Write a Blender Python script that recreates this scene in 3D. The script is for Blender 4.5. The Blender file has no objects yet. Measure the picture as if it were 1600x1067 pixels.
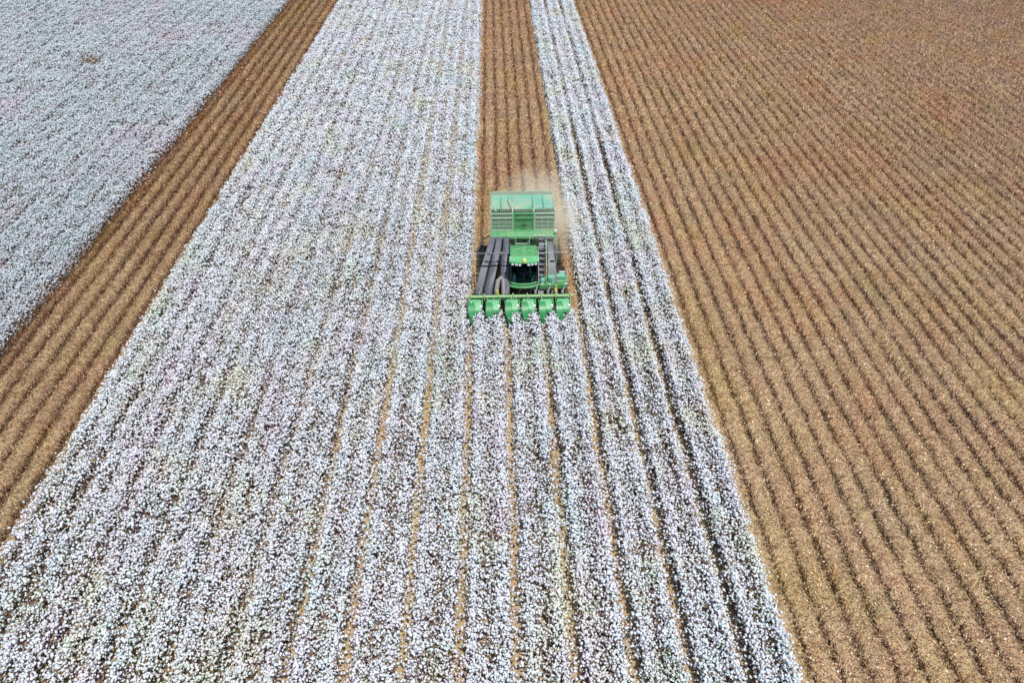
import bpy, bmesh, math, random
import numpy as np
from mathutils import Vector, Matrix
R = math.radians
random.seed(7); rng = np.random.default_rng(11)
scene = bpy.context.scene
COL = scene.collection

# ---------------------------------------------------------------- camera
H = 24.0; TILT = 40.6; F = 1067.0 / 1600.0
cam_d = bpy.data.cameras.new('camera'); cam = bpy.data.objects.new('camera', cam_d); COL.objects.link(cam)
cam_d.sensor_width = 36; cam_d.lens = 36 * F; cam_d.clip_end = 5000
cam.location = (0, 0, H); cam.rotation_euler = (R(90 - TILT), 0, R(-1.39))
scene.camera = cam
# ---------------------------------------------------------------- sky, sun, exposure
SUN_EL, SUN_AZ = 70.0, 146.0        # azimuth clockwise from +Y: from the right, a little towards the camera
w = bpy.data.worlds.new('World'); scene.world = w; w.use_nodes = True
nt = w.node_tree; nt.nodes.clear()
sky = nt.nodes.new('ShaderNodeTexSky'); sky.sky_type = 'NISHITA'; sky.sun_disc = False
sky.sun_elevation = R(SUN_EL); sky.sun_rotation = R(SUN_AZ)
bg = nt.nodes.new('ShaderNodeBackground'); bg.inputs[1].default_value = 0.15
wo = nt.nodes.new('ShaderNodeOutputWorld')
nt.links.new(sky.outputs[0], bg.inputs[0]); nt.links.new(bg.outputs[0], wo.inputs[0])
sd = bpy.data.lights.new('sun', 'SUN'); sd.energy = 3.6; sd.angle = R(0.5); sd.color = (1, 0.965, 0.91)
sun = bpy.data.objects.new('sun', sd); COL.objects.link(sun)
dv = Vector((math.sin(R(SUN_AZ)) * math.cos(R(SUN_EL)), math.cos(R(SUN_AZ)) * math.cos(R(SUN_EL)), math.sin(R(SUN_EL))))
sun.rotation_euler = dv.to_track_quat('Z', 'Y').to_euler(); sun.location = (30, -20, 60)
scene.view_settings.view_transform = 'Standard'; scene.view_settings.look = 'None'
scene.view_settings.gamma = 1; scene.view_settings.exposure = 0.0

# ---------------------------------------------------------------- helpers
def tag(o, label=None, cat=None, group=None, kind=None):
    if label: o['label'] = label
    if cat: o['category'] = cat
    if group: o['group'] = group
    if kind: o['kind'] = kind
    return o

def mat_plain(name, col, rough=0.5, metal=0.0, dirt=0.0, dirtcol=(0.3, 0.22, 0.14), var=0.12, scale=3.0, spec=0.5):
    m = bpy.data.materials.new(name); m.use_nodes = True
    n = m.node_tree.nodes; l = m.node_tree.links; b = n['Principled BSDF']
    tc = n.new('ShaderNodeTexCoord')
    no = n.new('ShaderNodeTexNoise'); no.inputs['Scale'].default_value = scale; no.inputs['Detail'].default_value = 8; no.inputs['Roughness'].default_value = 0.65
    l.new(tc.outputs['Object'], no.inputs['Vector'])
    mx = n.new('ShaderNodeMix'); mx.data_type = 'RGBA'
    c2 = tuple(c * (1 - 2 * var) for c in col); c1 = tuple(min(1, c * (1 + var)) for c in col)
    mx.inputs[6].default_value = (*c1, 1); mx.inputs[7].default_value = (*c2, 1); l.new(no.outputs['Fac'], mx.inputs[0])
    no2 = n.new('ShaderNodeTexNoise'); no2.inputs['Scale'].default_value = scale * 2.3; no2.inputs['Detail'].default_value = 10; no2.inputs['Roughness'].default_value = 0.75
    l.new(tc.outputs['Object'], no2.inputs['Vector'])
    rp = n.new('ShaderNodeMapRange'); rp.inputs[1].default_value = 0.42; rp.inputs[2].default_value = 0.68; rp.inputs[4].default_value = dirt
    l.new(no2.outputs['Fac'], rp.inputs[0])
    mx2 = n.new('ShaderNodeMix'); mx2.data_type = 'RGBA'; mx2.inputs[7].default_value = (*dirtcol, 1)
    l.new(rp.outputs[0], mx2.inputs[0]); l.new(mx.outputs[2], mx2.inputs[6])
    l.new(mx2.outputs[2], b.inputs['Base Color'])
    ad = n.new('ShaderNodeMath'); ad.operation = 'MULTIPLY_ADD'; ad.inputs[1].default_value = 0.4; ad.inputs[2].default_value = rough
    l.new(rp.outputs[0], ad.inputs[0]); l.new(ad.outputs[0], b.inputs['Roughness'])
    b.inputs['Metallic'].default_value = metal; b.inputs['Specular IOR Level'].default_value = spec
    return m

def mat_crop(name, tints, rough=0.9, trans=0.0, scales=(0.16, 0.55), amount=1.0):
    """colour comes from each piece's own vertex colour, multiplied by broad natural patches"""
    m = bpy.data.materials.new(name); m.use_nodes = True
    n = m.node_tree.nodes; l = m.node_tree.links; b = n['Principled BSDF']
    at = n.new('ShaderNodeAttribute'); at.attribute_name = 'col'
    tc = n.new('ShaderNodeTexCoord'); cur = at.outputs['Color']
    for (t, s, off) in tints:
        mp = n.new('ShaderNodeMapping'); mp.inputs['Location'].default_value = (off, off * 1.7, 0); mp.inputs['Scale'].default_value = (1, 0.55, 1)
        l.new(tc.outputs['Object'], mp.inputs[0])
        no = n.new('ShaderNodeTexNoise'); no.inputs['Scale'].default_value = s; no.inputs['Detail'].default_value = 4; no.inputs['Roughness'].default_value = 0.6
        l.new(mp.outputs[0], no.inputs['Vector'])
        rp = n.new('ShaderNodeMapRange'); rp.inputs[1].default_value = 0.5; rp.inputs[2].default_value = 0.66; l.new(no.outputs['Fac'], rp.inputs[0])
        mx = n.new('ShaderNodeMix'); mx.data_type = 'RGBA'; mx.blend_type = 'MULTIPLY'; mx.inputs[7].default_value = (*t, 1)
        l.new(rp.outputs[0], mx.inputs[0]); l.new(cur, mx.inputs[6]); cur = mx.outputs[2]
    l.new(cur, b.inputs['Base Color']); b.inputs['Roughness'].default_value = rough; b.inputs['Specular IOR Level'].default_value = 0.15
    return m

# ---------------------------------------------------------------- ground
def soil_material():
    m = bpy.data.materials.new('soil'); m.use_nodes = True
    n = m.node_tree.nodes; l = m.node_tree.links; b = n['Principled BSDF']
    tc = n.new('ShaderNodeTexCoord')
    def noise(s, d=6, r=0.6, off=0):
        mp = n.new('ShaderNodeMapping'); mp.inputs['Location'].default_value = (off, off, 0); l.new(tc.outputs['Object'], mp.inputs[0])
        q = n.new('ShaderNodeTexNoise'); q.inputs['Scale'].default_value = s; q.inputs['Detail'].default_value = d; q.inputs['Roughness'].default_value = r
        l.new(mp.outputs[0], q.inputs['Vector']); return q.outputs['Fac']
    def mix(fac, a, c, lo, hi, blend='MIX', amt=1.0):
        rp = n.new('ShaderNodeMapRange'); rp.inputs[1].default_value = lo; rp.inputs[2].default_value = hi; rp.inputs[4].default_value = amt; l.new(fac, rp.inputs[0])
        mx = n.new('ShaderNodeMix'); mx.data_type = 'RGBA'; mx.blend_type = blend; l.new(rp.outputs[0], mx.inputs[0])
        if isinstance(a, tuple): mx.inputs[6].default_value = (*a, 1)
        else: l.new(a, mx.inputs[6])
        mx.inputs[7].default_value = (*c, 1); return mx.outputs[2]
    c = mix(noise(0.25, 5), (0.55, 0.42, 0.235), (0.55, 0.385, 0.23), 0.42, 0.6)
    c = mix(noise(0.35, 4, 0.6, 31), c, (0.52, 0.42, 0.22), 0.52, 0.66, amt=0.8)
    c = mix(noise(6, 8, 0.75), c, (0.72, 0.68, 0.62), 0.45, 0.7, 'MULTIPLY')
    c = mix(noise(28, 4, 0.8, 9), c, (0.65, 0.58, 0.5), 0.5, 0.7, 'MULTIPLY')
    l.new(c, b.inputs['Base Color']); b.inputs['Roughness'].default_value = 0.95; b.inputs['Specular IOR Level'].default_value = 0.1
    bp = n.new('ShaderNodeBump'); bp.inputs['Strength'].default_value = 0.6; bp.inputs['Distance'].default_value = 0.06
    l.new(noise(12, 8, 0.7), bp.inputs['Height']); l.new(bp.outputs[0], b.inputs['Normal'])
    return m
def ground():
    xs = np.unique(np.concatenate([np.linspace(-3000, -90, 8), np.arange(-90, 90.1, 0.5), np.linspace(90, 3000, 8)]))
    ys = np.unique(np.concatenate([np.linspace(-2000, 0, 5), np.arange(0, 125, 2.5), np.linspace(125, 4000, 10)]))
    gx, gy = np.meshgrid(xs, ys); z = np.where(np.abs(gx) < 90, 0.0, 0.0)
    z = 0.035 * np.sin(gx * 1.3 + gy * 0.05) * (np.abs(gx) < 89)
    v = np.stack([gx, gy, z], -1).reshape(-1, 3); nx = len(xs); ny = len(ys)
    idx = np.arange(nx * ny).reshape(ny, nx)
    f = np.stack([idx[:-1, :-1], idx[:-1, 1:], idx[1:, 1:], idx[1:, :-1]], -1).reshape(-1, 4)
    me = bpy.data.meshes.new('ground'); me.from_pydata(v.tolist(), [], f.tolist()); me.polygons.foreach_set('use_smooth', [True] * len(f))
    me.materials.append(soil_material()); o = bpy.data.objects.new('ground', me); COL.objects.link(o); tag(o, kind='structure')
ground()

# ---------------------------------------------------------------- crops
P = 0.985; X0 = -1.5
PICK_Y = 29.75                       # picker's front edge
class Soup:
    """collects many little rigid shapes as one mesh with a colour for each"""
    def __init__(s): s.v = []; s.f = []; s.c = []; s.n = 0
    def add(s, tv, tf, pos, rot, scl, col):
        k = len(pos); nv = len(tv)
        v = np.einsum('kij,nj->kni', rot, tv) if scl is None else np.einsum('kij,knj->kni', rot, tv[None] * scl[:, None, :])
        v = v + pos[:, None, :]
        f = tf[None] + (np.arange(k) * nv)[:, None, None] + s.n
        s.v.append(v.reshape(-1, 3).astype(np.float32)); s.f.append(f.reshape(-1, 3).astype(np.int32))
        s.c.append(np.repeat(col, nv, 0).astype(np.float32)); s.n += k * nv
    def build(s, name, mat):
        v = np.concatenate(s.v); f = np.concatenate(s.f); c = np.concatenate(s.c)
        me = bpy.data.meshes.new(name); me.vertices.add(len(v)); me.vertices.foreach_set('co', v.ravel())
        me.loops.add(f.size); me.loops.foreach_set('vertex_index', f.ravel())
        me.polygons.add(len(f)); me.polygons.foreach_set('loop_start', np.arange(0, f.size, 3, dtype=np.int32)); me.polygons.foreach_set('loop_total', np.full(len(f), 3, dtype=np.int32))
        me.update()
        a = me.attributes.new('col', 'FLOAT_COLOR', 'POINT'); a.data.foreach_set('color', np.concatenate([c, np.ones((len(c), 1), np.float32)], 1).ravel())
        me.materials.append(mat); o = bpy.data.objects.new(name, me); COL.objects.link(o); return o
def rand_rot(k):
    q = rng.normal(size=(k, 4)); q /= np.linalg.norm(q, axis=1)[:, None]; a, b, c, d = q.T
    return np.stack([1-2*(c*c+d*d), 2*(b*c-a*d), 2*(b*d+a*c), 2*(b*c+a*d), 1-2*(b*b+d*d), 2*(c*d-a*b), 2*(b*d-a*c), 2*(c*d+a*b), 1-2*(b*b+c*c)], -1).reshape(-1, 3, 3)
def dir_rot(d):
    z = d / np.linalg.norm(d, axis=1)[:, None]; r = rng.normal(size=d.shape); x = np.cross(r, z); x /= np.linalg.norm(x, axis=1)[:, None]; y = np.cross(z, x)
    return np.stack([x, y, z], -1)
OCT = np.array([[1,0,0],[-1,0,0],[0,1,0],[0,-1,0],[0,0,1],[0,0,-1]], float)
OCF = np.array([[0,2,4],[2,1,4],[1,3,4],[3,0,4],[2,0,5],[1,2,5],[3,1,5],[0,3,5]])
TRI = np.array([[-.5,-.4,0],[.5,-.4,0],[0,.6,0]], float); TRF = np.array([[0,1,2]])
STK = np.array([[-.5,0,0],[.5,0,0],[0,0,1]], float)
LEAF = np.array([[-.5,0,0],[0,-.6,.1],[.5,0,-.05],[0,.7,.1]], float); LEF = np.array([[0,1,2],[0,2,3]])
_T = rng.random((64, 64, 8))
def vnoise(x, y, s, ch=0):
    """smooth value noise 0..1"""
    u = x * s; v = y * s; i = np.floor(u).astype(int); j = np.floor(v).astype(int); a = u - i; b = v - j
    a = a*a*(3-2*a); b = b*b*(3-2*b); t = _T[:, :, ch]; g = lambda p, q: t[p % 64, q % 64]
    return (g(i,j)*(1-a)+g(i+1,j)*a)*(1-b)+(g(i,j+1)*(1-a)+g(i+1,j+1)*a)*b
def inview(x, y, m=5.0):
    hw = 0.75 * (y * 0.759 + H * 0.651) + m
    return np.abs(x - 0.0243 * y - 0.4) < hw
def wob(xr, y):                     # rows drift a few centimetres
    return 0.10 * (vnoise(y, np.full_like(y, xr * 0.02), 0.08, 1) - 0.5) + 0.07 * (vnoise(y, np.full_like(y, xr), 0.45, 2) - 0.5)
YMIN, YMAX = 7.0, 118.0
def sample_row(xr, dens, y0, y1, m=5.0):
    k = int(dens * (y1 - y0));  y = rng.uniform(y0, y1, k); y = y[inview(np.full(k, xr), y, m)]
    return y
def keep_lod(y, near=1.0, far=0.5, ya=35, yb=65):
    p = near + (far - near) * np.clip((y - ya) / (yb - ya), 0, 1); return rng.random(len(y)) < p
def lod_scale(y, far=1.35, ya=35, yb=65): return 1 + (far - 1) * np.clip((y - ya) / (yb - ya), 0, 1)

def cotton(name, rows, y0, y1, label, mat, tint=(1, 1, 1)):
    s = Soup()
    for (xr, side, op) in rows:      # side: -1/+1 towards its pair's open gap; op: how open the gap is 0..1
        y1r = y1(xr) if callable(y1) else y1
        # bolls
        y = sample_row(xr, 265, y0, y1r); y = y[keep_lod(y)]; k = len(y)
        u = np.where(rng.random(k) < max(0, .75 - op), rng.uniform(-.52, .52, k), rng.normal(0, 0.26, k)); u = np.clip(u, -0.66, 0.66)
        opn = op * (0.3 + 1.0 * vnoise(y, np.full(k, xr * .37), 0.22, 3)) * (np.clip(1.3 - y / 60, .5, 1) if xr < 4.4 and op > .3 else 1)
        inner = np.where(u * side > 0, 1.05 - 0.50 * np.clip(opn, 0, 1), 1.22); u = u * inner
        x = xr + u + wob(xr, y)
        # plants stand in clumps, with weak patches
        cl = vnoise(x, y, 2.6, 4); wk = vnoise(x, y * 0.6, 0.5, 5) 
        keep = rng.random(k) < np.clip(0.55 + 0.9 * cl - 0.3 * np.clip(wk - 0.66, 0, 1) * 4, 0.3, 1)
        bare = np.exp(-(((x + 40.6) / 1.2) ** 2 + ((y - 71.8) / 1.5) ** 2) * (.6 + vnoise(x, y, 1.2, 1))); keep &= rng.random(k) > bare * 1.15
        x, y, u, cl = x[keep], y[keep], u[keep], cl[keep]; k = len(y)
        hgt = 0.74 + 0.30 * vnoise(x, y, 1.1, 6) + 0.10 * (cl - 0.5)
        z = hgt * (1 - (.15 + 1.0 * op) * u * u) * (1 - np.abs(rng.normal(0, 0.24, k)) * (1 + 2.2 * u * u * op)); face = (u * side > .2) & (rng.random(k) < .6); z = np.where(face, hgt * rng.uniform(.12, .95, k), z); z = np.clip(z, 0.10, 1.15)
        sz = (0.022 + 0.045 * rng.random(k) ** 1.4) * lod_scale(y)
        sc = np.stack([sz * rng.uniform(0.75, 1.25, k), sz * rng.uniform(0.75, 1.25, k), sz * rng.uniform(0.8, 1.9, k)], -1)
        t = rng.random((k, 1)); hue = rng.normal(0, 1, (k, 1))
        c = np.array([[0.82, 0.83, 0.84]]) * np.array([tint]) * (0.82 + 0.22 * t) * (1 + hue * np.array([[0.035, -0.02, 0.012]]))
        s.add(OCT, OCF, np.stack([x, y, z], -1), rand_rot(k), sc, np.clip(c, 0, 0.95))
        # dry brown leaves, burs and a little green regrowth
        y = sample_row(xr, 120, y0, y1r); y = y[keep_lod(y, 1, .45)]; k = len(y)
        u = np.clip(rng.normal(0, 0.25, k), -.52, .52); u *= np.where(u * side > 0, 1 - 0.62 * op, 1.2); x = xr + u + wob(xr, y)
        z = np.clip(0.75 * (1 - u * u) * rng.uniform(0.2, 1.05, k), .04, 1)
        sz = rng.uniform(0.06, 0.13, (k, 1)) * lod_scale(y, 1.3)[:, None]
        pal = np.array([[.22,.15,.12],[.15,.09,.10],[.32,.23,.15],[.09,.055,.055],[.26,.27,.13],[.42,.32,.22]])
        c = pal[rng.choice(6, k, p=[.24,.20,.20,.12,.12,.12])] * rng.uniform(.7, 1.3, (k, 1))
        s.add(LEAF, LEF, np.stack([x, y, z], -1), rand_rot(k), np.repeat(sz, 3, 1), c)
        # shaded understorey of old leaves
        y = sample_row(xr, 25 if -26.6 < xr < -26 else 75, y0, y1r); y = y[keep_lod(y, 1, .35)]; k = len(y)
        u = rng.uniform(-.42, .5, k) * 1.0; u = np.where(side > 0, -u, u) * (1 if op > .4 else 1.12); u = np.where((u * side > .20) & (op > .6), u * .5, u)
        x = xr + u + wob(xr, y); sz = rng.uniform(0.09, 0.17, (k, 1)) * lod_scale(y, 1.4)[:, None]
        c = np.array([[.21,.155,.115]]) * rng.uniform(.4, 1.8, (k, 1)) * (1 + rng.normal(0, .12, (k, 3)))
        rt = dir_rot(np.stack([rng.normal(0, .5, k), rng.normal(0, .5, k), np.ones(k)], -1))
        s.add(LEAF, LEF, np.stack([x, y, rng.uniform(.06, .34, k)], -1), rt, np.repeat(sz, 3, 1), np.clip(c, .01, 1))
        # stems
        y = sample_row(xr, 16, y0, y1r); y = y[keep_lod(y, 1, .3)]; k = len(y)
        x = xr + rng.normal(0, .05, k) + wob(xr, y); d = np.stack([rng.normal(0, .35, k), rng.normal(0, .3, k), np.ones(k)], -1)
        s.add(STK, TRF, np.stack([x, y, np.zeros(k)], -1), dir_rot(d), np.stack([np.full(k, .03), np.full(k, .03), rng.uniform(.6, .95, k)], -1), np.array([[.07,.045,.04]]) * rng.uniform(.6, 1.5, (k, 1)))
        # fallen locks and trash in the furrow
        y = sample_row(xr, 9, y0, y1r); y = y[keep_lod(y, 1, .3)]; k = len(y)
        x = xr + side * rng.uniform(.25, .6, k); white = (rng.random((k, 1)) < .3)
        c = np.where(white, np.array([[.62,.60,.56]]), np.array([[.13,.08,.05]])) * rng.uniform(.7, 1.2, (k, 1))
        sz = rng.uniform(.02, .05, (k, 1)); s.add(OCT, OCF, np.stack([x, y, np.full(k, .045)], -1), rand_rot(k), np.concatenate([sz, sz, sz * .6], 1), c)
    o = s.build(name, mat); tag(o, label, 'cotton', kind='stuff'); return o

def stubble(name, rows, y0, label, mat, tone=(1, 1, 1), dens=1.0):
    s = Soup(); tone0 = np.array([tone])
    for xr in rows:
        tone = tone0 * (1 + np.array([[-.12, -.11, .06]]) * min(max(xr - 14, 0) / 40, 1))   # distance haze put into the stalk colour: greyer and bluer further right
        y1r = y0(xr) if callable(y0) else y0
        # bare stalks and side branches
        y = sample_row(xr, 150 * dens, y1r, YMAX); y = y[keep_lod(y, 1, .5)]; k = len(y)
        pl = vnoise(np.full(k, xr), y, 3.1, 4); kp = rng.random(k) < np.clip(.35 + pl, 0, 1); y = y[kp]; k = len(y)
        u = rng.normal(0, .24, k); x = xr + u + wob(xr, y); z = np.abs(rng.normal(0, .2, k)) * (1 - np.clip(np.abs(u), 0, .5))
        d = np.stack([u * 2.5 + rng.normal(0, .5, k), rng.normal(0, .55, k), rng.uniform(.25, 1.1, k)], -1)
        L = rng.uniform(.12, .42, k); wd = rng.uniform(.012, .032, k) * lod_scale(y, 1.7)
        pal = np.array([[.20,.115,.08],[.28,.17,.115],[.38,.26,.19],[.50,.38,.28],[.10,.055,.04],[.26,.22,.12]])
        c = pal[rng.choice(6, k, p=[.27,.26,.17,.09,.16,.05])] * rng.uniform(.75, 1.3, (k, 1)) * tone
        s.add(STK, TRF, np.stack([x, y, z], -1), dir_rot(d), np.stack([wd, wd, L], -1), c)
        # stumps standing close in the row, coloured dark for their bases and the row's shade
        y = sample_row(xr, 85 * dens, y1r, YMAX); y = y[keep_lod(y, 1, .5)]
        pl = vnoise(np.full(len(y), xr * .7), y, 0.9, 7); y = y[rng.random(len(y)) < (.35 + .6 * pl) * np.clip(1.25 - (max(xr - 12, 0) / 62 + y / 180), .22, 1)]; k = len(y)
        x = xr - .04 + rng.normal(0, .065, k) + .10 * (vnoise(y, np.full(k, xr * 1.3), 1.3, 3) - .5) + wob(xr, y); wd = rng.uniform(.03, .07, k) * lod_scale(y, 1.6)
        d = np.stack([rng.normal(0, .35, k), rng.normal(0, .5, k), np.ones(k)], -1)
        c = np.array([[.11,.06,.038]]) * rng.uniform(.4, 1.8, (k, 1))
        s.add(STK, TRF, np.stack([x, y, np.full(k, .0)], -1), dir_rot(d), np.stack([wd, wd, rng.uniform(.12, .42, k)], -1), c)
        # dry leaf scraps caught on the stalks
        y = sample_row(xr, 95 * dens, y1r, YMAX); y = y[keep_lod(y, 1, .5)]; k = len(y)
        u = rng.normal(0, .3, k); x = xr + u + wob(xr, y); z = rng.uniform(.03, .55, k) * (1 - np.clip(np.abs(u) * 1.3, 0, .9))
        sz = rng.uniform(.03, .075, (k, 1)) * lod_scale(y, 1.5)[:, None]
        pal = np.array([[.26,.155,.11],[.36,.24,.17],[.50,.39,.29],[.13,.075,.05],[.72,.68,.62]])
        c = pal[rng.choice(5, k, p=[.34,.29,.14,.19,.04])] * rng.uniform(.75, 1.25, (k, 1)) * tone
        s.add(LEAF, LEF, np.stack([x, y, z], -1), rand_rot(k), np.repeat(sz, 3, 1), c)
        # litter over the furrow
        y = sample_row(xr, 110 * dens, y1r, YMAX); y = y[keep_lod(y, 1, .5)]; k = len(y)
        x = xr + rng.uniform(-.5, .5, k); sz = rng.uniform(.025, .075, (k, 1)) * lod_scale(y, 1.5)[:, None]
        pal = np.array([[.50,.39,.29],[.40,.28,.20],[.19,.115,.08],[.64,.54,.42],[.82,.79,.74]])
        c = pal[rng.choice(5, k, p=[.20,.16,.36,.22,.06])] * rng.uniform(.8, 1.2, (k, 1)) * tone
        rt = dir_rot(np.stack([rng.normal(0, .5, k), rng.normal(0, .5, k), np.ones(k)], -1))
        s.add(TRI, TRF, np.stack([x, y, rng.uniform(.045, .09, k)], -1), rt, np.repeat(sz, 3, 1), c)
    o = s.build(name, mat); tag(o, label, 'stubble', kind='stuff'); return o

cot_mat = mat_crop('cotton_lint', [((1.0, 0.93, 0.97), .55, 0), ((0.92, 1.0, 0.99), .45, 20), ((0.97, 0.96, 0.80), .5, 47)])
cot_mat_b = mat_crop('cotton_lint_grey', [((0.88, 0.94, 0.93), .12, 3), ((1.06, 0.95, 0.98), .10, 29), ((1.0, 0.93, 0.95), .4, 60)])
stb_mat = mat_crop('dry_stalk', [((1.06, 0.87, 0.80), .16, 5), ((1.0, 1.04, 0.72), .3, 40), ((0.85, 0.95, 1.0), .5, 77)])

centre = []
for k in range(-6, 0):                                   # six rows left of the machine, evenly pitched
    centre.append((X0 + P * (k + .5), 1 if k % 2 else -1, 0.68))
xl = X0 - 6 * P
for k in range(12):                                      # then twelve slightly wider ones, gaps mostly grown shut
    centre.append((xl - 1.01 * (k + .5), 1 if k % 2 == 0 else -1, 0.48))
cotton('cotton_crop', centre, YMIN, YMAX, 'wide white block of unpicked cotton between the narrow left brown strip and the green picker', cot_mat)
front = [(X0 + P * (k + .5), 1 if k % 2 else -1, 0.66) for k in range(0, 6)]
cotton('cotton_crop', front, YMIN, PICK_Y, 'unpicked white cotton rows directly in front of the green picker header', cot_mat)
right = [(X0 + P * 6.5 + .935 * (k - 6), 1 if k % 2 else -1, 0.8) for k in range(6, 12)]
cotton('cotton_crop', right, YMIN, YMAX, 'narrow strip of white cotton between the picker and the large brown field', cot_mat)
LG = 29
left = [(-26.0 - P * (k + .5), 1 if k % 2 == 0 else -1, 0.95 if k in (LG, LG + 1) else 0.5 if k in (LG - 4, LG - 3) else 0.2) for k in range(60)]
cotton('cotton_crop', left, YMIN, YMAX, 'grey white block of unpicked cotton at the far left of the field', cot_mat_b, (0.77, 0.82, 0.82))
stubble('cotton_stubble', [-20.1 - 1.06 * k for k in range(6)] + [-26.05], YMIN, 'diagonal brown strip of picked stalks crossing the left side of the photo', stb_mat, (1.12, .92, .70), 1.25)
stubble('cotton_stubble', [X0 + P * (k + .5) for k in range(6)], PICK_Y + .8, 'brown strip of freshly picked stalks directly behind the green picker', stb_mat, (1.45, 1.24, 1.04))
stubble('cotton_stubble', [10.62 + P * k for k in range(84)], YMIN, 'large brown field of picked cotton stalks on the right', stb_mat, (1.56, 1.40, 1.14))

# ---------------------------------------------------------------- the cotton picker
GREEN = mat_plain('green_paint', (0.035, 0.31, 0.085), 0.45, dirt=0.7, dirtcol=(0.34, 0.38, 0.22), var=0.14, scale=2.2)
GREEN2 = mat_plain('faded_green_paint', (0.07, 0.42, 0.15), 0.42, dirt=0.45, dirtcol=(0.42, 0.50, 0.32), var=0.12, scale=3)
DGREEN = mat_plain('deep_green_plastic', (0.012, 0.26, 0.06), 0.35, dirt=0.2, dirtcol=(0.2, 0.3, 0.15), var=0.15, scale=4)
TEAL = mat_plain('dusty_teal_steel', (0.15, 0.48, 0.33), 0.6, dirt=1.0, dirtcol=(0.44, 0.42, 0.29), var=0.15, scale=0.4)
GREY = mat_plain('grey_duct_plastic', (0.075, 0.083, 0.11), 0.4, dirt=0.4, dirtcol=(0.17, 0.155, 0.15), var=0.18, scale=2.5)
BLACK = mat_plain('black_steel', (0.012, 0.013, 0.015), 0.5, dirt=0.35, dirtcol=(0.09, 0.07, 0.05), var=0.2, scale=5)
STEEL = mat_plain('dull_steel', (0.30, 0.33, 0.32), 0.4, metal=0.5, dirt=0.4, var=0.15, scale=5)
RUBBER = mat_plain('tyre_rubber', (0.022, 0.021, 0.02), 0.85, dirt=0.6, dirtcol=(0.16, 0.11, 0.07), scale=4)
YELLOW = mat_plain('yellow_paint', (0.62, 0.50, 0.06), 0.4, dirt=0.3, scale=5)
PALE = mat_plain('pale_green_rail', (0.42, 0.60, 0.42), 0.45, dirt=0.3, dirtcol=(0.45, 0.42, 0.3), scale=5)
WHITE = mat_plain('white_lens', (0.8, 0.82, 0.74), 0.2, dirt=0.1, scale=5)
AMBER = mat_plain('beacon_lens', (0.75, 0.72, 0.22), 0.2, dirt=0.1, scale=5)
MESHG = mat_plain('green_screen_wire', (0.34, 0.46, 0.32), 0.6, dirt=0.8, dirtcol=(0.46, 0.42, 0.32), scale=4)
SEAT = mat_plain('dark_seat_cloth', (0.05, 0.06, 0.07), 0.8, scale=6)
LINT = mat_plain('caught_lint', (0.66, 0.66, 0.64), 0.9, dirt=0.4, dirtcol=(0.3, 0.24, 0.18), scale=7)
GLASS = bpy.data.materials.new('tinted_glass'); GLASS.use_nodes = True
_b = GLASS.node_tree.nodes['Principled BSDF']; _b.inputs['Base Color'].default_value = (0.35, 0.45, 0.50, 1); _b.inputs['Roughness'].default_value = 0.04
_b.inputs['Transmission Weight'].default_value = 1.0; _b.inputs['IOR'].default_value = 1.05; _b.inputs['Specular IOR Level'].default_value = 0.8

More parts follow.
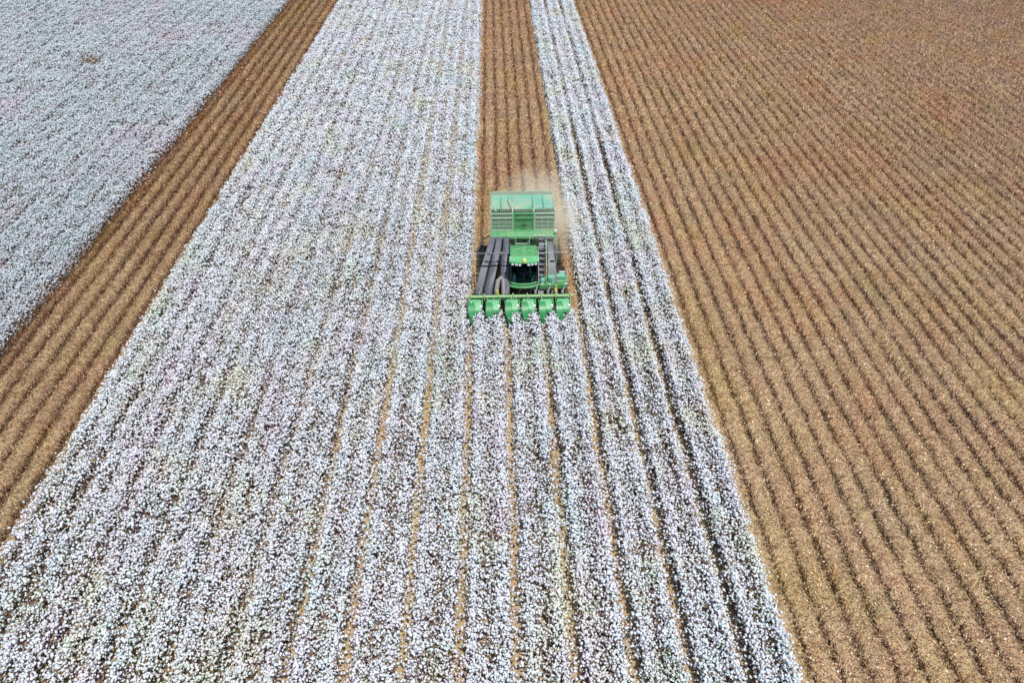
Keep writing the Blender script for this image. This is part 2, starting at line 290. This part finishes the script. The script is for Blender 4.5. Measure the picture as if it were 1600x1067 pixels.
SPLIT = {'header_bracket', 'lift_bracket', 'hydraulic_hose', 'duct_band', 'hose', 'cab_post', 'work_light', 'tank', 'reflector', 'lid_arm', 'marker_lamp', 'side_arm', 'tread', 'handrail', 'railing'}
class MB:
    def __init__(s): s.bm = bmesh.new()
    def hexa(s, pts, bev=0.0):
        b = bmesh.new(); v = [b.verts.new(p) for p in pts]
        for f in ((0,3,2,1),(4,5,6,7),(0,1,5,4),(1,2,6,5),(2,3,7,6),(3,0,4,7)): b.faces.new([v[i] for i in f])
        if bev > 0: bmesh.ops.bevel(b, geom=list(b.edges), offset=bev, segments=2, affect='EDGES', profile=0.6)
        bmesh.ops.recalc_face_normals(b, faces=b.faces); s._merge(b); return s
    def _merge(s, b):
        me = bpy.data.meshes.new('tmp'); b.to_mesh(me); b.free(); s.bm.from_mesh(me); bpy.data.meshes.remove(me)
    def box(s, x0, x1, y0, y1, z0, z1, bev=0.0):
        return s.hexa([(x0,y0,z0),(x1,y0,z0),(x1,y1,z0),(x0,y1,z0),(x0,y0,z1),(x1,y0,z1),(x1,y1,z1),(x0,y1,z1)], bev)
    def sweep(s, sections, bev=0.0):
        """rectangular duct through sections (xc, y, z, w, t): t is measured up the section's normal"""
        b = bmesh.new(); rings = []
        for i, (x, y, z, w_, t) in enumerate(sections):
            a = sections[max(i-1, 0)]; c = sections[min(i+1, len(sections)-1)]
            d = Vector((c[0]-a[0], c[1]-a[1], c[2]-a[2])).normalized(); n = Vector((1,0,0)).cross(d).normalized()
            if n.z < 0: n = -n
            p = Vector((x, y, z)); u = Vector((w_/2, 0, 0)); h = n * t / 2; k = 0.12
            rings.append([b.verts.new(q) for q in (p-u*(1-k)-h, p+u*(1-k)-h, p+u-h*(1-k*1.5), p+u+h*(1-k*1.5), p+u*(1-k)+h, p-u*(1-k)+h, p-u+h*(1-k*1.5), p-u-h*(1-k*1.5))])
        for r0, r1 in zip(rings, rings[1:]):
            for j in range(8): b.faces.new([r0[j], r0[(j+1)%8], r1[(j+1)%8], r1[j]])
        b.faces.new(rings[0]); b.faces.new(rings[-1]); bmesh.ops.recalc_face_normals(b, faces=b.faces); s._merge(b); return s
    def tube(s, pts, r, seg=8):
        b = bmesh.new(); pts = [Vector(p) for p in pts]; rings = []
        for i, p in enumerate(pts):
            d = (pts[min(i+1, len(pts)-1)] - pts[max(i-1, 0)]).normalized(); a = d.orthogonal().normalized()
            if i: 
                a = (pa - d * pa.dot(d)).normalized()
            pa = a; c = d.cross(a); rr = r[i] if isinstance(r, (list, tuple)) else r
            rings.append([b.verts.new(p + (a * math.cos(t) + c * math.sin(t)) * rr) for t in [2*math.pi*k/seg for k in range(seg)]])
        for r0, r1 in zip(rings, rings[1:]):
            for j in range(seg): b.faces.new([r0[j], r0[(j+1)%seg], r1[(j+1)%seg], r1[j]])
        b.faces.new(rings[0][::-1]); b.faces.new(rings[-1]); bmesh.ops.recalc_face_normals(b, faces=b.faces); s._merge(b); return s
    def lathe(s, c, axis, prof, seg=24):
        """prof: (radius, distance along axis)"""
        b = bmesh.new(); c = Vector(c); ax = Vector(axis).normalized(); a = ax.orthogonal().normalized(); e = ax.cross(a); rings = []
        for (r, t) in prof: rings.append([b.verts.new(c + ax*t + (a*math.cos(q)+e*math.sin(q))*max(r, .001)) for q in [2*math.pi*k/seg for k in range(seg)]])
        for r0, r1 in zip(rings, rings[1:]):
            for j in range(seg): b.faces.new([r0[j], r0[(j+1)%seg], r1[(j+1)%seg], r1[j]])
        b.faces.new(rings[0][::-1]); b.faces.new(rings[-1]); bmesh.ops.recalc_face_normals(b, faces=b.faces); s._merge(b); return s
    def build(s, name, mat, parent, label=None, smooth=False):
        if name in SPLIT:                                     # every loose piece becomes a part of its own
            left = set(s.bm.verts); objs = []
            while left:
                st = [left.pop()]; isl = list(st)
                while st:
                    for e in st.pop().link_edges:
                        for q in e.verts:
                            if q in left: left.discard(q); isl.append(q); st.append(q)
                fs = {f for v in isl for f in v.link_faces}; mp = {}; m2 = MB()
                for v in isl: mp[v] = m2.bm.verts.new(v.co)
                for f in fs: m2.bm.faces.new([mp[v] for v in f.verts])
                objs.append(m2._obj(name, mat, parent, label, smooth))
            s.bm.free(); return objs[0]
        return s._obj(name, mat, parent, label, smooth)
    def _obj(s, name, mat, parent, label=None, smooth=False):
        me = bpy.data.meshes.new(name); s.bm.to_mesh(me); s.bm.free(); me.materials.append(mat)
        if smooth:
            me.polygons.foreach_set('use_smooth', [True]*len(me.polygons)); me.set_sharp_from_angle(angle=R(40))
        o = bpy.data.objects.new(name, me); COL.objects.link(o); o.parent = parent
        if label: o['label'] = label
        return o

pk = bpy.data.objects.new('cotton_picker', None); COL.objects.link(pk); pk.location = (1.13, 29.3, 0)
tag(pk, 'large green cotton picker with grey ducts driving through the white cotton', 'cotton picker')
CX = 0.27
# --- header
b = MB(); b.tube([(-2.88, .85, 1.42), (2.98, .85, 1.42)], .08, 12); b.box(-2.75, 2.85, .92, 1.12, 1.12, 1.34, .02)
for x in np.linspace(-2.7, 2.8, 8): b.box(x-.03, x+.03, .72, .98, 1.22, 1.56, .008)
hb = b.build('header_bar', mat_plain('dusty_lime_paint', (.24, .47, .17), .5, dirt=.7, dirtcol=(.5, .5, .32), scale=3), pk, smooth=True)
b = MB()
for x in (-2.2, -1.25, -.7, .9, 1.6, 2.4):
    b.box(x-.07, x+.07, .93, 1.3, 1.44, 1.56, .02); b.tube([(x, 1.1, 1.5), (x+.12, 1.3, 1.72), (x+.05, 1.6, 1.6), (x-.1, 1.9, 1.1)], .05)
b.build('header_bracket', STEEL, hb, smooth=True)
b = MB()
for x in (-1.2, 2.02): b.box(x-.06, x+.06, .90, 1.2, 1.50, 1.70, .02)
b.box(2.0, 2.1, 1.2, 1.28, 1.55, 1.85, .01)
b.build('lift_bracket', YELLOW, hb)
b = MB()
for x in (-2.4, -1.0, -.1, .5, 1.4, 2.2):
    b.tube([(x, .95, 1.2), (x+.2, 1.25, 1.62), (x+.45, 1.3, 1.55), (x+.6, 1.7, 1.0)], .028, 6)
b.build('hydraulic_hose', BLACK, hb, smooth=True)
for k, xc in enumerate((-2.42, -1.45, -.40, .50, 1.46, 2.40)):
    b = MB(); a, c = xc - .35, xc + .34                      # drum hood: a bent plate sloping to the front, with a skirt behind
    b.hexa([(a+.06,.02,.80),(c,.10,.86),(c,.72,.86),(a,.72,.86),(a+.10,.08,1.08),(c-.02,.10,1.06),(c,.62,1.36),(a,.62,1.36)], .05)
    b.box(a+.04, c-.04, .60, .78, .35, 1.30, .03)
    hood = b.build('row_unit_hood', GREEN2, pk, smooth=True)
    b = MB()                                                 # rounded cheek and pointed snout on one side
    prof = [(.60, 1.22, .17), (.35, 1.12, .20), (.10, .96, .20), (-.10, .70, .15), (-.26, .46, .07), (-.32, .36, .03)]
    b.sweep([(a + .14 + (.05 if y < 0 else 0), y, z - .06, w_ * 2.0, w_ * 1.9) for (y, z, w_) in prof])
    b.build('snout', DGREEN, hood, smooth=True)
    b = MB(); b.sweep([(c - .02, y, z, w_ * .55, w_ * 1.3) for (y, z, w_) in [(.5, .78, .2), (.2, .72, .2), (-.1, .52, .15), (-.26, .28, .08), (-.34, .2, .03)]])
    b.build('divider', DGREEN, hood, smooth=True)
    b = MB(); b.box(c-.11, c+.05, .22, .36, 1.08, 1.24, .03); b.build('lamp', WHITE, hood)
    b = MB(); b.box(xc-.10, xc+.22, .2, .58, .18, .84, .03)
    b.build('picking_drum', BLACK, hood)
    b = MB(); b.box(a-.06, a-.01, .10, .9, 1.05, 1.14, .01); b.box(c+.02, c+.07, .30, .9, 1.20, 1.29, .01); b.build('side_arm', GREEN2, hood)
    b = MB()
    for q in range(14):
        x, y = random.uniform(a, c), random.uniform(.05, .75); s_ = random.uniform(.02, .05)
        b.lathe((x, y, 1.0 + .5*max(y-.05, 0) + .06), (random.random(), random.random(), 1), [(s_*.5, -s_*.6), (s_, 0), (s_*.5, s_*.6)], 6)
    tag(b.build('caught_lint', LINT, hood), kind='stuff')
# --- air ducts
def duct(secs, bands=()):
    secs = [(x, y, z, w_ * .94, t * .7) for (x, y, z, w_, t) in secs]
    o = MB().sweep(secs).build('air_duct', GREY, pk, smooth=True)
    if bands:
        b = MB()
        for (x, y, z, w_) in bands: b.box(x-w_/2, x+w_/2, y-.03, y+.03, z-.02, z+.05, .005)
        b.build('duct_band', BLACK, o)
duct([(-2.22, 1.05, 1.15, .42, .34), (-2.20, 1.35, 1.55, .42, .34), (-1.95, 2.2, 2.22, .44, .32), (-1.55, 3.3, 3.02, .38, .30), (-1.36, 4.0, 3.30, .34, .30)], [(-1.9, 2.3, 2.44, .46)])
duct([(-1.70, 1.05, 1.15, .46, .34), (-1.68, 1.35, 1.55, .46, .34), (-1.42, 2.2, 2.24, .44, .32), (-1.12, 3.3, 3.02, .38, .30), (-1.02, 4.0, 3.30, .34, .30)], [(-1.41, 2.3, 2.46, .46)])
duct([(-.68, 1.05, 1.15, .34, .34), (-.68, 1.35, 1.62, .36, .34), (-.74, 2.0, 2.18, .54, .32), (-.74, 2.6, 2.62, .46, .30), (-.66, 3.3, 3.04, .36, .30), (-.64, 4.0, 3.30, .33, .30)], [(-.72, 2.25, 2.47, .5), (-.62, 1.9, 2.2, .3)])
b = MB(); b.tube([(-1.25, 1.0, 1.2), (-1.24, 1.2, 1.65), (-1.14, 1.55, 2.0), (-.98, 1.75, 2.08), (-.86, 1.6, 1.9), (-.85, 1.3, 1.6), (-.86, 1.0, 1.2)], .13, 14)
b.build('duct_elbow', mat_plain('worn_duct', (0.26, 0.25, 0.25), .5, dirt=.5, scale=4), pk, smooth=True)
duct([(1.20, 1.05, 1.0, .36, .3), (1.24, 1.9, 1.6, .34, .3), (1.30, 2.8, 2.62, .32, .3), (1.31, 3.3, 3.0, .32, .30), (1.31, 4.0, 3.30, .32, .30)], [(1.31, 3.5, 3.29, .34)])
duct([(2.0, 1.05, 1.0, .42, .34), (1.98, 1.5, 1.4, .42, .34), (1.92, 2.2, 2.16, .42, .32), (1.80, 3.3, 3.02, .38, .30), (1.74, 4.0, 3.30, .36, .30)], [(1.78, 3.55, 3.32, .38)])
# --- chassis and engine bay
b = MB(); b.box(CX-.75, CX-.5, 1.5, 7.0, .95, 1.25, .02); b.box(CX+.5, CX+.75, 1.5, 7.0, .95, 1.25, .02); b.box(-1.9, 2.3, 2.6, 2.9, .8, 1.15, .03); b.box(-1.9, 2.3, 6.2, 6.4, .8, 1.05, .03)
b.box(CX-.9, CX+.9, 2.9, 4.6, 1.3, 2.35, .05); b.build('chassis', BLACK, pk)
b = MB(); b.box(CX-.72, CX+.8, 2.75, 3.7, 2.35, 2.62, .05)
for k in range(5): b.box(CX-.6+.27*k, CX-.48+.27*k, 2.85, 3.6, 2.62, 2.66, .01)
b.build('engine_hood', BLACK, pk)
b = MB(); b.lathe((CX+.0, 3.05, 2.85), (1, 0, 0), [(.10, -.35), (.15, -.3), (.15, .3), (.10, .35)], 16); b.tube([(CX+.25, 3.1, 2.85), (CX+.3, 3.3, 3.1), (CX+.3, 3.3, 3.4)], .05, 10)
b.build('exhaust', mat_plain('blue_grey_metal', (.22, .32, .36), .4, metal=.4, dirt=.3, scale=4), pk, smooth=True)
b = MB(); b.tube([(-.45, 3.5, 3.1), (-.3, 3.3, 3.0), (-.1, 3.15, 2.75), (.0, 3.0, 2.7)], .03, 6); b.tube([(-.5, 3.0, 2.9), (-.2, 2.95, 2.95), (.05, 2.8, 2.8)], .025, 6); b.build('hose', STEEL, pk, smooth=True)
# --- cab
x0, x1 = CX-.78, CX+.79
cab = bpy.data.objects.new('cab', None); COL.objects.link(cab); cab.parent = pk
b = MB(); b.box(x0, x1, 1.45, 2.72, 1.62, 1.80, .05)
bs = []
for k in range(13):
    t = math.pi * k / 12; bs.append((CX - math.cos(t)*.80, 1.56 - math.sin(t)*.30, 1.72))
b.tube([(x0-.01, 2.2, 1.72)] + bs + [(x1+.01, 2.2, 1.72)], .085, 8)
b.tube([(p[0]*.93+CX*.07, p[1]-.0, 1.92) for p in bs], .05, 8)
b.build('cab_floor', GREEN, cab, smooth=True)
b = MB()
for (x, y) in ((x0+.06, 1.47), (x1-.06, 1.47), (x0+.04, 2.6), (x1-.04, 2.6), (x0+.04, 2.0), (x1-.04, 2.0)): b.box(x-.035, x+.035, y-.035, y+.035, 1.8, 3.42, .01)
b.build('cab_post', BLACK, cab)
MB().box(x0, x1, 2.63, 2.70, 1.81, 3.42).build('rear_panel', BLACK, cab)
def sheet(pts, th=.012):
    b = MB(); b.hexa([(p[0], p[1], p[2]) for p in pts] + [(p[0]+th*.3, p[1]+th, p[2]) for p in pts]); return b
b = MB(); n = 8
for k in range(n):
    a0, a1 = -1+2*k/n, -1+2*(k+1)/n; f = lambda a: (CX + a*.70, 1.40 + .10*a*a)
    (ax, ay), (bx_, by) = f(a0), f(a1)
    b.hexa([(ax, ay, 1.9), (bx_, by, 1.9), (bx_, by+.012, 1.9), (ax, ay+.012, 1.9), (ax, ay-.06, 3.4), (bx_, by-.06, 3.4), (bx_, by-.048, 3.4), (ax, ay-.048, 3.4)])
b.build('windshield', GLASS, cab)
for s_ in (x0+.01, x1-.02):
    MB().box(s_, s_+.012, 1.52, 2.56, 1.85, 3.38).build('side_window', GLASS, cab)
b = MB(); b.hexa([(x0+.02, 1.55, 3.43),(x1-.02,1.55,3.43),(x1-.02,2.75,3.43),(x0+.02,2.75,3.43),(x0+.03,1.60,3.56),(x1-.03,1.60,3.56),(x1-.05,2.28,3.62),(x0+.05,2.28,3.62)], .03)
roof = b.build('cab_roof', GREEN2 if False else GREEN, cab, smooth=True)
b = MB(); b.hexa([(x0+.06,2.31,3.44),(x1-.06,2.31,3.44),(x1-.08,2.75,3.38),(x0+.08,2.75,3.38),(x0+.06,2.31,3.60),(x1-.06,2.31,3.60),(x1-.08,2.72,3.52),(x0+.08,2.72,3.52)], .025); b.build('roof_hatch', GREEN, cab, smooth=True)
b = MB(); pv = []
for k in range(9):
    a = -1+2*k/8; pv.append((CX+a*.80, 1.16+.14*a*a))
for (p, q) in zip(pv, pv[1:]): b.hexa([(p[0],p[1],3.34),(q[0],q[1],3.34),(q[0],1.56,3.40),(p[0],1.56,3.40),(p[0],p[1]+.03,3.42),(q[0],q[1]+.03,3.42),(q[0],1.56,3.55),(p[0],1.56,3.55)])
b.build('sun_visor', GREEN2, cab)
b = MB()
for x in (-.62, -.42, -.24, .24, .42, .62): b.box(CX+x-.07, CX+x+.07, 1.14+.14*(x/.8)**2, 1.22+.14*(x/.8)**2, 3.20, 3.31, .02)
b.build('work_light', WHITE, cab)
b = MB(); b.lathe((CX, 1.2, 3.44), (0,0,1), [(.12,0),(.12,.05),(.10,.16),(.06,.21),(.01,.22)], 14); b.build('beacon', AMBER, cab, smooth=True)
b = MB(); b.box(CX-.25, CX+.25, 2.0, 2.35, 1.85, 2.25, .06); b.box(CX-.24, CX+.24, 2.35, 2.5, 2.2, 2.95, .05); b.box(CX-.36, CX-.27, 1.9, 2.3, 2.4, 2.48, .02); b.box(CX+.27, CX+.36, 1.9, 2.3, 2.4, 2.48, .02)
b.build('seat', SEAT, cab, smooth=True)
b = MB(); b.tube([(CX, 1.6, 1.85), (CX, 1.78, 2.35)], .04); rg = [(CX+.19*math.cos(t), 1.78+.15*math.sin(t), 2.38+.1*math.sin(t)) for t in np.linspace(0, 2*math.pi, 17)]; b.tube(rg, .018, 6); b.build('steering_wheel', STEEL, cab, smooth=True)
b = MB(); b.box(CX-.62, CX-.44, 1.55, 1.75, 1.82, 2.2, .05); b.box(CX-.58, CX-.48, 1.55, 1.7, 2.2, 2.36, .03); b.build('jug', mat_plain('pale_blue_plastic', (.5,.68,.66), .4, scale=4), cab)
b = MB(); b.box(CX+.40, CX+.66, 1.52, 1.9, 1.82, 2.1, .05); b.box(CX+.3, CX+.42, 1.9, 2.4, 1.85, 2.5, .03); b.build('console', mat_plain('console_plastic', (.25,.38,.28), .5, scale=4), cab)
# --- ladder and platform
b = MB()
for k in range(7):
    t = k/6; y = 1.72+1.25*t; z = 1.82+1.35*t; b.box(1.13, 1.50, y-.09, y+.05, z-.02, z+.03, .008)
ld = MB().hexa([(1.10,1.6,1.68),(1.13,1.6,1.68),(1.13,2.98,3.15),(1.10,2.98,3.15),(1.10,1.6,1.80),(1.13,1.6,1.80),(1.13,2.98,3.27),(1.10,2.98,3.27)]).build('ladder', STEEL, pk)
b.build('tread', STEEL, ld)
b = MB(); b.tube([(1.53, 1.62, 1.8), (1.53, 1.62, 2.5), (1.53, 2.9, 3.75), (1.53, 2.95, 3.2)], .025, 6); b.tube([(1.15, 2.75, 3.55), (1.6, 2.75, 3.55)], .022, 6); b.build('handrail', PALE, ld, smooth=True)
b = MB(); b.box(1.10, 2.72, 1.42, 2.25, 1.66, 1.74, .01); b.box(1.14, 2.70, 1.36, 1.44, 1.50, 1.80, .015); pf = b.build('platform', GREEN, pk)
b = MB(); b.box(1.20, 1.42, 1.5, 1.75, 1.74, 2.02, .04); b.box(1.62, 1.98, 1.7, 2.05, 1.74, 2.05, .05); b.box(2.1, 2.6, 1.9, 2.2, 1.74, 2.0, .05); b.lathe((1.85, 1.62, 1.74), (0,0,1), [(.13,0),(.13,.2),(.07,.27),(.07,.31)], 14)
b.build('tank', mat_plain('light_teal_plastic', (.16,.56,.36), .4, dirt=.3, scale=5), pf, smooth=True)
b = MB()
for x in (1.25, 1.85, 2.15, 2.66): b.tube([(x, 1.46, 1.7), (x, 1.46, 2.3)], .018, 6)
b.tube([(1.85, 1.46, 2.3), (2.66, 1.46, 2.3), (2.68, 2.2, 2.3), (2.68, 2.2, 1.7)], .018, 6); b.tube([(2.05, 1.46, 2.0), (2.66, 1.46, 2.0)], .014, 6)
b.tube([(1.70, 1.7, 1.75), (1.68, 2.2, 2.55), (1.66, 2.3, 2.9)], .03, 6); b.build('railing', PALE, pf, smooth=True)
b = MB()
for x in (1.2, 1.62, 2.5): b.box(x, x+.16, 1.345, 1.40, 1.81, 1.86, .005)
b.box(2.28, 2.6, 2.2, 2.26, 2.0, 2.08, .01); b.build('reflector', WHITE, pf)
# --- mirror arms
b = MB(); b.tube([(-2.3, 2.4, 3.24), (x0, 2.2, 3.34), (CX, 2.27, 3.655), (x1, 2.2, 3.34), (2.75, 2.4, 3.24)], .022, 6)
ma = b.build('mirror_arm', STEEL, pk, smooth=True)
for x in (-1.62, -.98, 2.02):
    MB().box(x-.10, x+.10, 2.28, 2.36, 3.16, 3.36, .02).build('mirror', STEEL, ma)
# --- basket
bx0, bx1, by0, by1, bz0, bz1 = -1.52, 2.10, 4.10, 6.6, 3.42, 4.66
b = MB(); b.hexa([(bx0-.04, 3.82, 3.22),(bx1+.06,3.82,3.22),(bx1+.06,4.3,3.22),(bx0-.04,4.3,3.22),(bx0-.04,3.86,3.36),(bx1+.06,3.86,3.36),(bx1+.06,4.3,3.60),(bx0-.04,4.3,3.60)], .02)
bk = b.build('basket_beam', GREEN, pk, smooth=True)
b = MB(); b.box(bx0, bx1, 4.35, by1, 2.0, 3.2, .03); b.box(bx0+.02, bx1-.02, 4.3, by1, 3.2, 3.45); b.build('basket_floor', DGREEN, pk)
def frame_panel(xa, xb, solid=False):
    b = MB(); y = by0 + .12
    for x in (xa, xb): b.box(x-.035, x+.035, y-.03, y+.04, bz0+.08, bz1+.0, .008)
    for z in (bz0+.16, bz1-.30, bz1-.03): b.box(xa+.03, xb-.03, y-.035, y+.03, z-.03, z+.03, .006)
    if not solid:
        for k in (1, 2): x = xa+(xb-xa)*k/3; b.box(x-.018, x+.018, y-.045, y-.03, bz0+.18, bz1-.32)
        for z in (bz0+.45, bz0+.68): b.box(xa+.035, xb-.035, y-.05, y-.035, z-.012, z+.012)
    o = b.build('basket_panel', PALE if not solid else GREEN2, pk)
    b = MB()
    if solid: b.box(xa+.035, xb-.035, y+.03, y+.05, bz0, bz1-.33)
    nx_ = int((xb-xa)/.045)
    for k in range(1, nx_): x = xa+(xb-xa)*k/nx_; b.box(x-.009, x+.009, y+.0, y+.012, bz0+(.1 if not solid else 1.0), bz1-.06)
    for k in range(1, 28):
        z = bz0+.1+(bz1-bz0-.16)*k/28
        if solid and z < bz1-.33: continue
        b.box(xa+.035, xb-.035, y+.012, y+.022, z-.008, z+.008)
    b.build('screen', MESHG if not solid else GREEN, o)
    return o
frame_panel(bx0+.04, -.28); cp = frame_panel(-.20, .88, True); frame_panel(.96, bx1-.04)
MB().box(.22, .52, by0+.05, by0+.08, 3.86, 3.93, .01).build('emblem', BLACK, cp)
for (xa, xb) in ((bx0, bx0+.05), (bx1-.05, bx1)):
    b = MB(); n = 22
    for k in range(n): y = by0+.25+(by1-by0-.3)*k/(n-1); b.box(xa+.015, xb-.015, y-.012, y+.012, bz0, bz1-.05)
    for z in (bz0+.05, (bz0+bz1)/2, bz1-.04): b.box(xa, xb, by0+.2, by1, z-.04, z+.04, .008)
    b.build('side_screen', MESHG, pk)
b = MB(); b.box(bx0, bx1, by1-.05, by1, bz0, bz1, .01)
for k in range(9): x = bx0+.1+k*.42; b.box(x-.03, x+.03, by1-.09, by1-.05, bz0, bz1-.02)
b.build('rear_wall', MESHG, pk)
b = MB(); b.hexa([(bx0+.06, 4.85, 4.52),(bx1-.06,4.85,4.52),(bx1-.06,6.15,4.70),(bx0+.06,6.15,4.70),(bx0+.06,4.85,4.56),(bx1-.06,4.85,4.56),(bx1-.06,6.15,4.74),(bx0+.06,6.15,4.74)], .01)
for x in (-.9, -.25, .9, 1.5): b.box(x-.02, x+.02, 4.9, 6.1, 4.60, 4.77)
ldp = b.build('basket_lid', TEAL, pk)
b = MB()
for y in (6.25, 6.38, 6.51, 6.64): b.box(bx0+.08, bx1-.08, y-.03, y+.03, 4.66, 4.71)
for k in range(30): x = bx0+.1+(bx1-bx0-.2)*k/29; b.box(x-.008, x+.008, 4.32, 4.84, 4.60, 4.615)
b.build('roof_screen', MESHG, ldp)
b = MB(); b.tube([(-.28, 4.2, 4.7), (-.30, 4.7, 4.98), (-.42, 5.3, 5.0), (-.52, 5.6, 4.8)], .03, 6); b.tube([(.9, 4.25, 4.7), (.95, 4.6, 4.85), (.7, 4.8, 4.75)], .04, 6)
b.tube([(bx0, 4.3, 4.72), (bx0+.05, 4.7, 4.85), (-.9, 4.8, 4.72), (-.3, 4.7, 4.74)], .022, 6); b.tube([(bx0+.3, 4.25, 4.75), (bx0+.28, 4.5, 4.86), (bx0+.05, 4.5, 4.76)], .022, 6); b.tube([(bx1, 4.3, 4.72), (bx1-.05, 4.55, 4.9), (.95, 4.6, 4.85)], .022, 6)
b.build('lid_arm', PALE, ldp, smooth=True)
b = MB(); b.box(CX-.42, CX-.37, 3.75, 3.80, 2.95, 3.35, .005); b.box(CX+.37, CX+.42, 3.75, 3.80, 2.95, 3.35, .005); b.box(CX-.42, CX+.42, 3.74, 3.81, 2.90, 2.96, .005); b.build('step_frame', PALE, bk)
b = MB()
for x in (.95, 1.18, 1.36): b.box(x, x+.09, 3.78, 3.84, 3.40, 3.48, .01)
b.box(bx1-.02, bx1+.12, 3.86, 4.0, 3.62, 3.72, .02); b.build('marker_lamp', WHITE, bk)
MB().tube([(bx1+.12, 3.75, 3.5), (bx1+.12, 3.6, 2.2), (bx1+.1, 3.5, 1.2)], .022, 6).build('riser_pipe', PALE, pk, smooth=True)
b = MB(); b.tube([(-2.25, 1.9, 1.6), (-2.3, 3.6, 2.5), (-2.0, 4.4, 2.9), (-1.55, 4.4, 3.1)], .035, 6)
for k in range(7): t = k/6; b.box(-2.38, -2.0, 2.2+2.0*t, 2.26+2.0*t, 1.50+.6*t, 1.58+.6*t)
for x in (-2.38, -2.2, -2.02): b.hexa([(x,2.1,1.44),(x+.03,2.1,1.44),(x+.03,4.4,2.14),(x,4.4,2.14),(x,2.1,1.49),(x+.03,2.1,1.49),(x+.03,4.4,2.19),(x,4.4,2.19)])
b.build('side_guard', BLACK, pk)
# --- wheels
def wheel(x, y, r, wd):
    prof = [(r*.62, -wd*.5), (r*.86, -wd*.5), (r*.97, -wd*.40), (r, -wd*.2), (r, wd*.2), (r*.97, wd*.40), (r*.86, wd*.5), (r*.62, wd*.5)]
    b = MB(); b.lathe((x, y, r), (1, 0, 0), prof, 32); t = None
    for k in range(22):
        for sgn in (-1, 1):
            an = 2*math.pi*(k + .25*sgn)/22; c_, s_ = math.cos(an), math.sin(an); c2, s2 = math.cos(an+.10), math.sin(an+.10); rr = r*1.035
            P_ = lambda q, cc, ss, xx: (x + xx, y + cc*q, r + ss*q)
            xa, xb = (0.02*sgn, wd*.46*sgn); e = .14
            c3, s3 = math.cos(an+e), math.sin(an+e); c4, s4 = math.cos(an+e+.10), math.sin(an+e+.10)
            b.hexa([P_(r*.95,c_,s_,xa),P_(r*.95,c2,s2,xa),P_(rr,c2,s2,xa),P_(rr,c_,s_,xa),P_(r*.95,c3,s3,xb),P_(r*.95,c4,s4,xb),P_(rr,c4,s4,xb),P_(rr,c3,s3,xb)])
    root = bpy.data.objects.new('wheel', None); COL.objects.link(root); root.parent = pk
    b.build('tyre', RUBBER, root, smooth=True)
    b = MB(); b.lathe((x, y, r), (1, 0, 0), [(r*.3, -wd*.52), (r*.6, -wd*.47), (r*.63, -wd*.3), (r*.63, wd*.3), (r*.6, wd*.47), (r*.3, wd*.52), (r*.12, wd*.56)], 24); b.build('rim', YELLOW, root, smooth=True)
wheel(-1.75, 2.75, .93, .62); wheel(2.36, 2.75, .93, .62); wheel(-1.95, 5.75, .72, .5); wheel(2.42, 5.75, .72, .5)

# ---------------------------------------------------------------- dust
def dust():
    bm = bmesh.new(); bmesh.ops.create_icosphere(bm, subdivisions=4, radius=1)
    for v in bm.verts:
        p = v.co.copy(); k = 1 + .18*math.sin(4*p.x+1) * math.cos(3*p.y) + .1*math.sin(7*p.z+2*p.x); v.co = Vector((p.x*3.2*k, p.y*4.8*k, max(p.z*2.9*k, -2.9)))
    me = bpy.data.meshes.new('dust_cloud'); bm.to_mesh(me); bm.free(); o = bpy.data.objects.new('dust_cloud', me); COL.objects.link(o); o.location = (2.5, 36.2, 3.0)
    m = bpy.data.materials.new('dust'); m.use_nodes = True; n = m.node_tree.nodes; l = m.node_tree.links; n.clear()
    out = n.new('ShaderNodeOutputMaterial'); pv = n.new('ShaderNodeVolumePrincipled'); pv.inputs['Color'].default_value = (.96, .89, .70, 1); pv.inputs['Anisotropy'].default_value = -.3
    tc = n.new('ShaderNodeTexCoord'); mp = n.new('ShaderNodeMapping'); mp.inputs['Scale'].default_value = (1/3.2, 1/4.8, 1/2.9); l.new(tc.outputs['Object'], mp.inputs[0])
    ln = n.new('ShaderNodeVectorMath'); ln.operation = 'LENGTH'; l.new(mp.outputs[0], ln.inputs[0])
    fo = n.new('ShaderNodeMapRange'); fo.inputs[1].default_value = 1.0; fo.inputs[2].default_value = .15; fo.interpolation_type = 'SMOOTHSTEP'; l.new(ln.outputs['Value'], fo.inputs[0])
    no = n.new('ShaderNodeTexNoise'); no.inputs['Scale'].default_value = .7; no.inputs['Detail'].default_value = 4; l.new(tc.outputs['Object'], no.inputs['Vector'])
    nr = n.new('ShaderNodeMapRange'); nr.inputs[1].default_value = .36; nr.inputs[2].default_value = .66; l.new(no.outputs['Fac'], nr.inputs[0])
    mu = n.new('ShaderNodeMath'); mu.operation = 'MULTIPLY'; l.new(fo.outputs[0], mu.inputs[0]); l.new(nr.outputs[0], mu.inputs[1])
    m2 = n.new('ShaderNodeMath'); m2.operation = 'MULTIPLY'; m2.inputs[1].default_value = DUST; l.new(mu.outputs[0], m2.inputs[0]); l.new(m2.outputs[0], pv.inputs['Density'])
    l.new(pv.outputs[0], out.inputs['Volume']); me.materials.append(m)
    tag(o, 'thin brown dust cloud drifting behind and beside the green picker', 'dust', kind='stuff')
DUST = 0.62
dust()
scene.cycles.volume_bounces = 4; scene.cycles.volume_step_rate = 2.0
